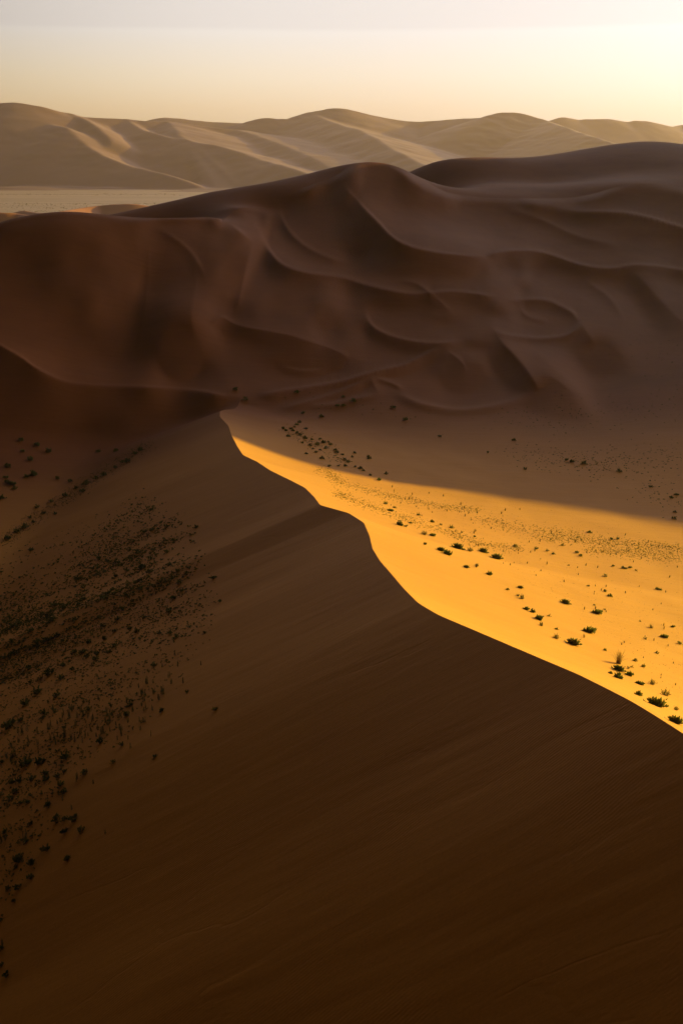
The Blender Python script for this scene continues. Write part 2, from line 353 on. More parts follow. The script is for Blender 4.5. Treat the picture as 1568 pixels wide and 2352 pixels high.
# ------------------------------------------------------------------ the big ridge to the right of the view (its shadow lies over valley and dune)
shadow_px = [(700,1064),(880,1100),(960,1113),(1100,1136),(1250,1160),(1400,1183),(1568,1210)]
RL = 440.0
def floor_right(X, Y):
    v = X-crest_x(Y); zc = crest_z(Y); D = np.maximum(zc+113.0, 0.5)
    sr = np.interp(Y, [0, 80, 200, 330, 380], [0.46, 0.42, 0.40, 0.36, 0.30])
    return np.maximum(base(X, Y), np.where(v > 0, zc - D*(1-.80*np.exp(-sr*1.15*np.maximum(v, 0)/D)-.20*np.exp(-np.maximum(v, 0)/190.0)), -200))
def ridge_pts():
    out = []
    for a, b in shadow_px:
        p = hit(a, b, floor_right); out.append([p[0]+RL*SUN[0]/math.cos(SUN_EL), p[1]+RL*SUN[1]/math.cos(SUN_EL), p[2]+RL*math.tan(SUN_EL)])
    a = np.array(out[0]); d = np.array(out[1])-np.array(out[-1]); d = d/np.linalg.norm(d[:2])
    e = np.array(out[-1])
    pre = [np.array([560,1420,-10]), np.array([590,1330,78]), np.array([600,1290,92]), np.array([600,1252,97]), np.array([600,1226,82]), np.array([600,1200,98]), np.array([605,1150,106]), np.array([610,1070,116]), np.array([605,980,92]), np.array([585,860,62]), np.array([510,710,14])]
    post = [e-d*80+np.array([0, 0, 0.0]), e-d*200+np.array([0, 0, -2]), e-d*420+np.array([0, 0, -25])]
    return np.array(pre+[np.array(p) for p in out]+post)
RP = ridge_pts()
def roof(X, Y, P, sl, sr, H0=-1e9, rr=0.0):
    H = np.full(X.shape, H0)
    for k in range(len(P)-1):
        d, t, s = seg_dist(X, Y, P[k], P[k+1])
        z = P[k][2]*(1-t)+P[k+1][2]*t
        if rr: d = np.sqrt(d*d+rr*rr)-rr
        H = np.maximum(H, z-np.where(s > 0, sl, sr)*d)
    return H

def far_part(X, Y):
    h = far_surface(X, Y)
    r = roof(X, Y, RP, 0.42, 0.56)
    return smax(h, r, 6.0) - 150*smooth(-430, -640, X)*smooth(400, 600, Y) - 150*smooth(1350, 1700, Y)

FG = None
def H(X, Y, detail=True):
    """height relative to the camera of valley, near and middle dune"""
    X = np.asarray(X, float); Y = np.asarray(Y, float)
    fl = bilin(FG, X, Y) if (FG is not None and not detail) else far_part(X, Y)
    v = X-crest_x(Y); zc = crest_z(Y)
    sl = np.interp(Y, yy, slope_l)
    sr = np.interp(Y, [0, 80, 200, 330, 380], [0.46, 0.42, 0.40, 0.36, 0.30])
    wob = fbm(Y/24+3, v/60, 3, 5)*0.5*smooth(0, 25, -v) 
    left = zc + sl*v + wob + 0.04*fbm((Y+0.25*v)/1.6, v/14, 3, 9)*smooth(0.0, 3, -v)*(1-smooth(200, 420, Y))
    D = np.maximum(zc+113.0, 0.5)
    right = zc - D*(1-.80*np.exp(-sr*1.15*np.maximum(v, 0)/D)-.20*np.exp(-np.maximum(v, 0)/190.0))
    fade = smooth(395, 470, Y)
    near = np.where(v < 0, left, right+0.25*fbm(X/9, Y/14, 3, 21)*smooth(5, 40, v))
    out = np.where(v < 0, smax(near, fl, 3.0), np.maximum(near, fl-0.0) if False else smax(near, fl, 2.5*smooth(0, 30, v)+0.02))
    out = out*(1-fade)+fl*fade if False else np.where(fade > 0, np.maximum(out, fl)*(1-fade)+fl*fade, out)
    return out

def set_kind(o, kind): o['kind'] = kind

def grid_object(name, X, Y, Z, mat, kind='structure', faces_mask=None):
    r, c = X.shape
    v = np.stack([X, Y, Z+CAMZ], -1).reshape(-1, 3).astype(np.float32)
    i = np.arange(r*c).reshape(r, c)
    f = np.stack([i[:-1, :-1], i[:-1, 1:], i[1:, 1:], i[1:, :-1]], -1).reshape(-1, 4)
    if faces_mask is not None:
        f = f[faces_mask.ravel()]; used = np.zeros(r*c, bool); used[f.ravel()] = True
        mapi = np.cumsum(used)-1; v = v[used]; f = mapi[f]
    me = bpy.data.meshes.new(name); me.vertices.add(len(v)); me.vertices.foreach_set('co', v.ravel())
    me.loops.add(f.size); me.loops.foreach_set('vertex_index', f.ravel().astype(np.int32))
    me.polygons.add(len(f)); me.polygons.foreach_set('loop_start', np.arange(0, f.size, 4, dtype=np.int32))
    me.polygons.foreach_set('loop_total', np.full(len(f), 4, np.int32))
    me.update(calc_edges=True); me.polygons.foreach_set('use_smooth', np.ones(len(f), bool))
    me.materials.append(mat)
    ob = bpy.data.objects.new(name, me); COL.objects.link(ob); ob['kind'] = kind
    return ob

# ------------------------------------------------------------------ materials
def new_mat(name):
    m = bpy.data.materials.new(name); m.use_nodes = True
    return m, m.node_tree.nodes, m.node_tree.links, m.node_tree.nodes['Principled BSDF']

def sand_mat(name, c1, c2, scale=0.02, bands=False, bump=0.25, ripples=False, sheen=0.0, spec=0.5, rough=0.55, far=None):
    m, n, l, b = new_mat(name)
    g = n.new('ShaderNodeNewGeometry')
    t = n.new('ShaderNodeTexNoise'); t.inputs['Scale'].default_value = scale; t.inputs['Detail'].default_value = 7; t.inputs['Roughness'].default_value = .55
    if bands:
        bm = n.new('ShaderNodeMapping'); bm.inputs['Scale'].default_value = (.12, 1.0, 1); l.new(g.outputs['Position'], bm.inputs[0]); l.new(bm.outputs[0], t.inputs[0])
    else: l.new(g.outputs['Position'], t.inputs[0])
    r = n.new('ShaderNodeMapRange'); r.inputs[1].default_value = .3; r.inputs[2].default_value = .7; l.new(t.outputs[0], r.inputs[0])
    mx = n.new('ShaderNodeMix'); mx.data_type = 'RGBA'; mx.inputs[6].default_value = (*c1, 1); mx.inputs[7].default_value = (*c2, 1)
    l.new(r.outputs[0], mx.inputs[0]); l.new(mx.outputs[2], b.inputs['Base Color'])
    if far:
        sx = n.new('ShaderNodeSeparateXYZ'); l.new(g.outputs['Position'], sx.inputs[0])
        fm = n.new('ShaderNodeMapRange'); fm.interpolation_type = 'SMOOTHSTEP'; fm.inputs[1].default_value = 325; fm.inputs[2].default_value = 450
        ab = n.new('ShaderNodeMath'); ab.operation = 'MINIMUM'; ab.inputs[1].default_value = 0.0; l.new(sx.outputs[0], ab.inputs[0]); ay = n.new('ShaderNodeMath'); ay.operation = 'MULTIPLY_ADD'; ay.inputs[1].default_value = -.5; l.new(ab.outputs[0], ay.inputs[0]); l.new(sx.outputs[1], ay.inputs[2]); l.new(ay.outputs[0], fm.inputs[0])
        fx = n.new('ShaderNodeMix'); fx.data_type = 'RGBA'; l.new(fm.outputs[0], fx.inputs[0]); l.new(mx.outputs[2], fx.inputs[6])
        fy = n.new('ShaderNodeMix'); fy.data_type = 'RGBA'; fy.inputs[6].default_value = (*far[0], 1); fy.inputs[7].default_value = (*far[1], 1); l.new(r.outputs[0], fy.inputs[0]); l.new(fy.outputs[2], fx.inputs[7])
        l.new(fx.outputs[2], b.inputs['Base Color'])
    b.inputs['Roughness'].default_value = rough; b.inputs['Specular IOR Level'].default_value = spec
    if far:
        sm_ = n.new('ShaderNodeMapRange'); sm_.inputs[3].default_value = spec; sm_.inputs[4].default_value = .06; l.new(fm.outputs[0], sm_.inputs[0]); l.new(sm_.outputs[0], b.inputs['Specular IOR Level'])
    if sheen: b.inputs['Sheen Weight'].default_value = sheen; b.inputs['Sheen Roughness'].default_value = .5
    # wind streaks and grain
    mp = n.new('ShaderNodeMapping'); mp.inputs['Scale'].default_value = (.05, .45, .08); mp.inputs['Rotation'].default_value = (0, 0, .12); l.new(g.outputs['Position'], mp.inputs[0])
    s = n.new('ShaderNodeTexNoise'); s.inputs['Scale'].default_value = 1.0; s.inputs['Detail'].default_value = 8; s.inputs['Roughness'].default_value = .62; l.new(mp.outputs[0], s.inputs[0])
    gm = n.new('ShaderNodeMapRange'); gm.inputs[1].default_value = .3; gm.inputs[2].default_value = .7; gm.inputs[3].default_value = .965; gm.inputs[4].default_value = 1.03; l.new(s.outputs[0], gm.inputs[0])
    old = b.inputs['Base Color'].links[0].from_socket
    gx_ = n.new('ShaderNodeMix'); gx_.data_type = 'RGBA'; gx_.blend_type = 'MULTIPLY'; gx_.inputs[0].default_value = 1; l.new(old, gx_.inputs[6]); l.new(gm.outputs[0], gx_.inputs[7]); l.new(gx_.outputs[2], b.inputs['Base Color'])
    if ripples:
        fg = n.new('ShaderNodeTexNoise'); fg.inputs['Scale'].default_value = 3.0; fg.inputs['Detail'].default_value = 6; fg.inputs['Roughness'].default_value = .8; l.new(g.outputs['Position'], fg.inputs[0])
        fr = n.new('ShaderNodeMapRange'); fr.inputs[1].default_value = .3; fr.inputs[2].default_value = .7; fr.inputs[3].default_value = .90; fr.inputs[4].default_value = 1.08; l.new(fg.outputs[0], fr.inputs[0])
        fz = n.new('ShaderNodeMix'); fz.data_type = 'RGBA'; fz.blend_type = 'MULTIPLY'; fz.inputs[0].default_value = 1; l.new(gx_.outputs[2], fz.inputs[6]); l.new(fr.outputs[0], fz.inputs[7]); l.new(fz.outputs[2], b.inputs['Base Color'])
    bp = n.new('ShaderNodeBump'); bp.inputs['Strength'].default_value = bump; bp.inputs['Distance'].default_value = 1.0
    l.new(s.outputs[0], bp.inputs['Height']); last = bp
    if ripples:
        w = n.new('ShaderNodeTexWave'); w.wave_type = 'BANDS'; w.bands_direction = 'Y'; w.inputs['Scale'].default_value = .9; w.inputs['Distortion'].default_value = 3.5; w.inputs['Detail'].default_value = 3
        w.inputs['Detail Scale'].default_value = .35
        mp2 = n.new('ShaderNodeMapping'); mp2.inputs['Rotation'].default_value = (0, 0, -.35); l.new(g.outputs['Position'], mp2.inputs[0]); l.new(mp2.outputs[0], w.inputs[0])
        pn = n.new('ShaderNodeTexNoise'); pn.inputs['Scale'].default_value = .035; l.new(g.outputs['Position'], pn.inputs[0])
        pr = n.new('ShaderNodeMapRange'); pr.inputs[1].default_value = .47; pr.inputs[2].default_value = .62; pr.inputs[4].default_value = .35; l.new(pn.outputs[0], pr.inputs[0])
        b2 = n.new('ShaderNodeBump'); b2.inputs['Distance'].default_value = .06; l.new(pr.outputs[0], b2.inputs['Strength']); l.new(w.outputs[0], b2.inputs['Height']); l.new(last.outputs[0], b2.inputs['Normal']); last = b2
    if ripples:
        vm = n.new('ShaderNodeMapping'); vm.inputs['Scale'].default_value = (.011, .05, .02); vm.inputs['Rotation'].default_value = (0, 0, .18); l.new(g.outputs['Position'], vm.inputs[0])
        dn = n.new('ShaderNodeTexNoise'); dn.inputs['Scale'].default_value = 2.5; dn.inputs['Detail'].default_value = 4; l.new(vm.outputs[0], dn.inputs[0])
        dm = n.new('ShaderNodeMix'); dm.data_type = 'RGBA'; dm.blend_type = 'ADD'; dm.inputs[0].default_value = .45; l.new(vm.outputs[0], dm.inputs[6]); l.new(dn.outputs[1], dm.inputs[7])
        vo = n.new('ShaderNodeTexVoronoi'); vo.feature = 'DISTANCE_TO_EDGE'; vo.inputs['Scale'].default_value = 1.0; l.new(dm.outputs[2], vo.inputs[0])
        vr = n.new('ShaderNodeMapRange'); vr.inputs[1].default_value = 0.0; vr.inputs[2].default_value = .012; l.new(vo.outputs[0], vr.inputs[0])
        kn = n.new('ShaderNodeTexNoise'); kn.inputs['Scale'].default_value = .06; l.new(g.outputs['Position'], kn.inputs[0])
        kr = n.new('ShaderNodeMapRange'); kr.inputs[1].default_value = .45; kr.inputs[2].default_value = .6; kr.inputs[4].default_value = .5; l.new(kn.outputs[0], kr.inputs[0])
        b3 = n.new('ShaderNodeBump'); b3.inputs['Distance'].default_value = .045; l.new(kr.outputs[0], b3.inputs['Strength']); l.new(vr.outputs[0], b3.inputs['Height']); l.new(last.outputs[0], b3.inputs['Normal']); last = b3
    l.new(last.outputs[0], b.inputs['Normal'])
    return m

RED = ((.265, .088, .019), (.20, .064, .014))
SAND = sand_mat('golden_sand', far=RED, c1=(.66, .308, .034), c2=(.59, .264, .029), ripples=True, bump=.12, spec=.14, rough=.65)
SAND2 = sand_mat('red_sand', (.48, .18, .045), (.38, .145, .038), scale=.008, bump=.10)
FARSAND = sand_mat('far_sand', (.22, .115, .08), (.15, .08, .058), scale=.003, bump=.1)
PLAIN = sand_mat('salt_plain', (.27, .20, .20), (.42, .32, .33), scale=.006, bump=.05, bands=True)

# ------------------------------------------------------------------ terrain meshes
gh = np.ravel(gx), np.ravel(gy)
FG = far_part(gx, gy)

ys = [-220, -150, -100, -60, -30, -10, 0, 8, 15, 20, 25]
while ys[-1] < 452: ys.append(ys[-1]+max(.16, .0042*ys[-1]))
ys = np.array(ys)
u = np.linspace(-1, 1, 520)
vv = np.sinh(u*6.0); vv = np.where(u < 0, vv/math.sinh(6)*300, vv/math.sinh(6)*420)
vv = np.unique(np.concatenate([vv, [0.0]]))
V, YY = np.meshgrid(vv, ys); XX = V+crest_x(YY)
# the crest keeps tiny irregular bites
XX = XX + np.exp(-np.abs(V)/1.2)*(0.35*fbm(YY/3.1, YY*0+1.7, 4, 31))*smooth(30, 60, YY)
ZZ = H(XX, YY)
near_terrain = grid_object('dune', XX, YY, ZZ, SAND)

aa = np.unique(np.concatenate([np.linspace(-1.35, -.40, 160), np.linspace(-.40, .40, 1150), np.linspace(.40, 1.6, 200)]))
ys2 = np.concatenate([np.arange(449, 640, 1.1), np.arange(640, 920, 1.5), np.arange(920, 1300, 2.6), np.arange(1300, 1750, 8.0)])
A2, Y2 = np.meshgrid(aa, ys2); X2 = np.clip(A2*Y2, -1e9, 1e9)
X2 = np.clip(X2, -650, 890)+A2*1e-3; Z2 = H(X2, Y2)
Z2 = Z2 + 0.18*fbm(X2/22, Y2/40, 4, 3)*smooth(455, 500, Y2)
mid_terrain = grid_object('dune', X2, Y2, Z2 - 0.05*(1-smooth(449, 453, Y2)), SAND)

# side fill of the valley to the right of the near dune sheet
xs3 = np.concatenate([np.arange(340, 900, 6.0)]); ys3 = np.arange(-220, 460, 6.0)
X3, Y3 = np.meshgrid(xs3, ys3); grid_object('valley_floor', X3, Y3, H(X3, Y3)-0.3, SAND)

# ------------------------------------------------------------------ far country: salt plain, low dunes, high dunes behind
def flat(name, x0, x1, y0, y1, z, mat, n=40):
    X, Y = np.meshgrid(np.linspace(x0, x1, n), np.linspace(y0, y1, n)); return grid_object(name, X, Y, np.full(X.shape, z), mat)
flat('ground', -16900, 16900, -2400, 17400, -270.0, PLAIN)

FS = 1.8    # the far country lies this much farther than first measured
def line3(pts): return catmull([PY(a, b, c*FS) for a, b, c in pts], 4)
lows = [
 (line3([(60,500,1750),(100,494,1800),(150,484,1900),(220,473,2000),(290,468,2000),(330,471,2000),(370,482,2000),(420,492,2000)]), .30, .34),
 (line3([(-120,491,1500),(0,488,1500),(50,492,1500),(95,498,1450),(140,506,1400)]), .22, .40),
 (line3([(15,494,1750),(50,484,1740),(75,487,1720),(100,490,1700),(130,496,1680)]), .30, .34),
 (line3([(100,505,1650),(160,500,1680),(230,497,1700),(300,503,1720)]), .25, .34),
]
Xl, Yl = np.meshgrid(np.arange(-1100, 100, 4.0)*FS, np.arange(1150, 2500, 5.0)*FS)
Zl = np.full(Xl.shape, -154.0*FS)
for P, a, b in lows: Zl = smax(Zl, roof(Xl, Yl, P, a, b, rr=3), 5.0)
Zl = Zl + 0.9*fbm(Xl/72, Yl/72, 4, 77)*smooth(-150*FS, -143*FS, Zl)
grid_object('low_dunes', Xl, Yl, Zl, SAND2)

highs = [
 (line3([(-500,290,5400),(-250,262,5400),(0,237,5400),(40,235,5400),(90,243,5400),(130,255,5420),(165,261,5450),(200,268,5500),(295,273,5600),(340,277,5600),(385,278,5650),(460,287,5700),(545,297,5700)]), .34, .31),
 (line3([(120,285,5100),(155,295,4950),(190,325,4750),(230,352,4550),(300,380,4330),(335,387,4260),(420,411,4080),(485,438,3935)]), .36, .31),
 (line3([(165,261,5430),(190,272,5300),(215,286,5150),(240,306,4980),(254,322,4880),(247,336,4800),(234,348,4720)]), .40, .42),
 (line3([(385,278,5640),(400,292,5400),(425,318,5000),(500,335,4800),(580,360,4550),(700,397,4150),(800,430,3900)]), .20, .31),
 (line3([(295,274,5590),(305,284,5450),(331,297,5250),(380,312,5080),(425,322,5000)]), .36, .31),
 (line3([(545,297,5700),(600,315,5400),(680,345,4900),(760,385,4400),(850,420,4000)]), .13, .31),
 (line3([(520,290,6200),(560,281,6200),(610,271,6200),(640,273,6200),(680,272,6250),(710,258,6300),(765,248,6300),(800,251,6300),(850,262,6300),(900,272,6300),(940,278,6300),(990,277,6300),(1050,272,6200),(1110,270,6100),(1130,262,6000),(1140,259,6000),(1190,260,6000),(1240,272,5900),(1290,290,5500),(1340,305,5200),(1400,325,4900)]), .34, .31),
 (line3([(710,258,6300),(770,283,5800),(830,300,5400),(900,340,4800),(990,385,4300)]), .24, .31),
 (line3([(1230,282,7000),(1270,277,7000),(1290,268,7000),(1330,273,7000),(1345,271,7000),(1400,272,7000),(1440,278,7000),(1460,275,7000),(1490,278,7000),(1540,290,7000),(1568,286,7100),(1700,270,7200)]), .34, .31),
 (line3([(330,280,7600),(360,270,7600),(385,268,7600),(410,270,7600),(450,275,7600),(480,278,7600),(530,280,7600),(560,282,7600),(600,292,7600)]), .34, .31),
]
Xh, Yh = np.meshgrid(np.arange(-3600, 4200, 9.0)*FS, np.concatenate([np.arange(3000, 6400, 9.0), np.arange(6400, 9000, 20.0)])*FS)
Zh = np.full(Xh.shape, -156.0*FS)
for P, a, b in highs: Zh = smax(Zh, roof(Xh, Yh, P, a, b, rr=4), 16.0)
Zh = smax(Zh, -156.0*FS + smooth(6450, 7250, Yh)*(17+30*fbm(Xh/700, Yh/260, 4, 88)), 1.5)
up = smooth(-150*FS, -60*FS, Zh); xs_, ys_ = Xh/FS, Yh/FS
Zh = Zh + up*FS*(6*fbm(xs_/160, ys_/160, 4, 41) + 4.5*(0.5-np.abs(fbm((xs_+ys_*.5)/70, ys_/140, 3, 51))*2)*smooth(0.0, .35, fbm(xs_/420, ys_/420, 2, 61)))
Zh = gblur(Zh, 1, 2)
grid_object('hills', Xh, Yh, Zh, FARSAND)

# ------------------------------------------------------------------ vegetation
def leaf_mat(name, c1, c2, trans=0.0):
    m, n, l, b = new_mat(name)
    oi = n.new('ShaderNodeObjectInfo'); g = n.new('ShaderNodeNewGeometry')
    t = n.new('ShaderNodeTexNoise'); t.inputs['Scale'].default_value = 1.7; t.inputs['Detail'].default_value = 3; l.new(g.outputs['Position'], t.inputs[0])
    a = n.new('ShaderNodeMath'); a.operation = 'ADD'; l.new(oi.outputs['Random'], a.inputs[0]); l.new(t.outputs[0], a.inputs[1])
    r = n.new('ShaderNodeMapRange'); r.inputs[1].default_value = .4; r.inputs[2].default_value = 1.2; l.new(a.outputs[0], r.inputs[0])
    mx = n.new('ShaderNodeMix'); mx.data_type = 'RGBA'; mx.inputs[6].default_value = (*c1, 1); mx.inputs[7].default_value = (*c2, 1)
    l.new(r.outputs[0], mx.inputs[0]); l.new(mx.outputs[2], b.inputs['Base Color']); b.inputs['Roughness'].default_value = .7; b.inputs['Specular IOR Level'].default_value = .2
    tr = n.new('ShaderNodeBsdfTranslucent'); l.new(mx.outputs[2], tr.inputs[0]); ms = n.new('ShaderNodeMixShader'); ms.inputs[0].default_value = .45
    l.new(b.outputs[0], ms.inputs[1]); l.new(tr.outputs[0], ms.inputs[2]); l.new(ms.outputs[0], n['Material Output'].inputs['Surface'])
    return m
M_LEAF = leaf_mat('leaf_green', (.06, .085, .02), (.14, .15, .035))
M_OLIVE = leaf_mat('leaf_olive', (.07, .085, .02), (.13, .12, .03))
M_STRAW = leaf_mat('dry_straw', (.16, .10, .03), (.28, .18, .06))
M_WOOD = leaf_mat('twig', (.07, .045, .025), (.12, .08, .04))

class MB:
    def __init__(s): s.v = []; s.f = []
    def quad(s, a, b, c, d):
        k = len(s.v); s.v += [a, b, c, d]; s.f.append((k, k+1, k+2, k+3))
    def leaf(s, p, d, w, ln):
        d = d.normalized(); u = d.cross(Vector((random.uniform(-1, 1), random.uniform(-1, 1), random.uniform(-1, 1))))
        if u.length < 1e-4: u = d.orthogonal()
        u.normalize(); k = len(s.v)
        s.v += [p, p+d*ln*.5+u*w*.5, p+d*ln, p+d*ln*.5-u*w*.5]; s.f.append((k, k+1, k+2, k+3))
    def stem(s, p, q, r0, r1):
        d = (q-p).normalized(); u = d.orthogonal().normalized(); w = d.cross(u); k = len(s.v)
        for c, r in ((p, r0), (q, r1)):
            for i in range(3):
                a = i*2.0944; s.v.append(c+(u*math.cos(a)+w*math.sin(a))*r)
        for i in range(3): s.f.append((k+i, k+(i+1) % 3, k+3+(i+1) % 3, k+3+i))
    def mesh(s, name, mat):
        me = bpy.data.meshes.new(name); me.from_pydata([tuple(v) for v in s.v], [], s.f); me.materials.append(mat); return me

def shrub_meshes(seed, nst, leaves, spread=1.0, tall=1.0, lw=.10, ll=.22, mat=None, wide=(1, 1)):
    """unit shrub: about 1 wide, stems fanning out of the sand with leaves along them"""
    random.seed(seed); fo = MB(); st = MB()
    for i in range(nst):
        az = random.uniform(0, 6.283); el = math.acos(random.uniform(.12, .98))*spread
        ln = .50*random.uniform(.65, 1.12)
        d = Vector((math.cos(az)*math.sin(el)*wide[0], math.sin(az)*math.sin(el)*wide[1], math.cos(el)*tall))
        b = Vector((random.uniform(-.16, .16)*wide[0], random.uniform(-.16, .16)*wide[1], -.04)); tip = b+d*ln
        st.stem(b, tip, .012, .004)
        for k in range(leaves):
            t = random.uniform(.22, 1.0)**.75; p = b.lerp(tip, t)+Vector((random.gauss(0, .03), random.gauss(0, .03), random.gauss(0, .025)))
            fo.leaf(p, d.normalized()+Vector((random.uniform(-.8, .8), random.uniform(-.8, .8), random.uniform(-.3, .9))), lw, ll*random.uniform(.6, 1.1))
    return fo.mesh('foliage', mat or M_LEAF), st.mesh('stems', M_WOOD)
def joined(name, a, b):
    v = [tuple(x.co) for x in a.vertices]; k = len(v); v += [tuple(x.co) for x in b.vertices]
    f = [tuple(p.vertices) for p in a.polygons]+[tuple(i+k for i in p.vertices) for p in b.polygons]
    me = bpy.data.meshes.new(name); me.from_pydata(v, [], f)
    me.materials.append(a.materials[0]); me.materials.append(b.materials[0])
    n = len(a.polygons); me.polygons.foreach_set('material_index', [0]*n+[1]*len(b.polygons)); return me
def tuft_mesh(seed, nb=70, mat=None, lean=1.0, w=.018):
    random.seed(seed); m = MB()
    for i in range(nb):
        az = random.uniform(0, 6.283); sp = random.uniform(.05, 1.0)*.75*lean; h = random.uniform(.6, 1.0)
        b = Vector((random.gauss(0, .06), random.gauss(0, .06), -.02)); hd = Vector((math.cos(az), math.sin(az), 0)); u = Vector((-hd.y, hd.x, 0))
        pts = [b+hd*(sp*t*t*.75)+Vector((0, 0, h*(t-.28*t*t*sp*1.6))) for t in (0, .35, .7, 1)]
        for k in range(3):
            w0 = w*(1-.28*k); w1 = w*(1-.28*(k+1)); m.quad(pts[k]-u*w0, pts[k]+u*w0, pts[k+1]+u*w1, pts[k+1]-u*w1)
    return m.mesh('tuft', mat or M_STRAW)
def stalk_mesh(seed, n=3):
    random.seed(seed); fo = MB(); st = MB()
    for i in range(n):
        b = Vector((random.gauss(0, .10), random.gauss(0, .10), -.03)); h = random.uniform(.6, 1.0); tip = b+Vector((random.gauss(0, .06), random.gauss(0, .06), h))
        st.stem(b, tip, .014, .005)
        for k in range(11):
            t = .1+.9*k/10; p = b.lerp(tip, t); a0 = random.uniform(0, 6.28)
            for q in range(4): fo.leaf(p, Vector((math.cos(a0+q*1.57), math.sin(a0+q*1.57), .25)), .045, .15*(1.25-t*.8))
    return joined('stalk_plant', fo.mesh('foliage', M_OLIVE), st.mesh('stems', M_WOOD))

SHR = [shrub_meshes(100+i, 46, 9) for i in range(4)]
SHW = [shrub_meshes(120+i, 60, 9, wide=(1.25, .7), tall=.8) for i in range(2)]
SHD = [shrub_meshes(140+i, 52, 4, spread=.9, tall=1.25, lw=.05, ll=.16, mat=M_OLIVE) for i in range(2)]
SM = [joined('shrub', *shrub_meshes(160+i, 20, 7, lw=.14, ll=.26)) for i in range(6)]
SMO = [joined('shrub', *shrub_meshes(180+i, 16, 5, lw=.10, ll=.24, mat=M_OLIVE)) for i in range(4)]
TUF = [tuft_mesh(200+i) for i in range(3)]
STK = [stalk_mesh(220+i, 2+i % 3) for i in range(5)]

def Hq(X, Y): return H(X, Y, detail=False)
def hit_many(px, py):
    out = []
    n = 420; Ys = np.exp(np.linspace(math.log(30), math.log(760), n))
    for s0 in range(0, len(px), 400):
        x, y, z = ray(px[s0:s0+400], py[s0:s0+400]); t = Ys[None]/y[:, None]; X = x[:, None]*t; Z = z[:, None]*t; YY_ = np.broadcast_to(Ys[None], X.shape)
        D = Z-Hq(X, YY_); k = np.argmax(D <= 0, 1); ok = (D[np.arange(len(k)), k] <= 0) & (k > 0); k = np.maximum(k, 1); i = np.arange(len(k))
        a = D[i, k-1]; b = D[i, k]; f = a/(a-b+1e-9); Yh_ = Ys[k-1]+(Ys[k]-Ys[k-1])*f
        out.append(np.stack([x*Yh_/y, Yh_, np.where(ok, 1.0, 0.0)], 1))
    o_ = np.concatenate(out); zf = H(o_[:, 0], o_[:, 1]); return np.column_stack([o_[:, :2], zf, o_[:, 2]])

def place(ob, p, s, rz=None, sz=1.0):
    ob.location = (p[0], p[1], p[2]+CAMZ-.02*s); ob.rotation_euler = (0, 0, random.uniform(0, 6.28) if rz is None else rz)
    ob.scale = (s, s, s*sz)
def dist_of(p): return p[1]*CT - p[2]*ST
def size_m(wpx, p): return wpx*dist_of(p)/F

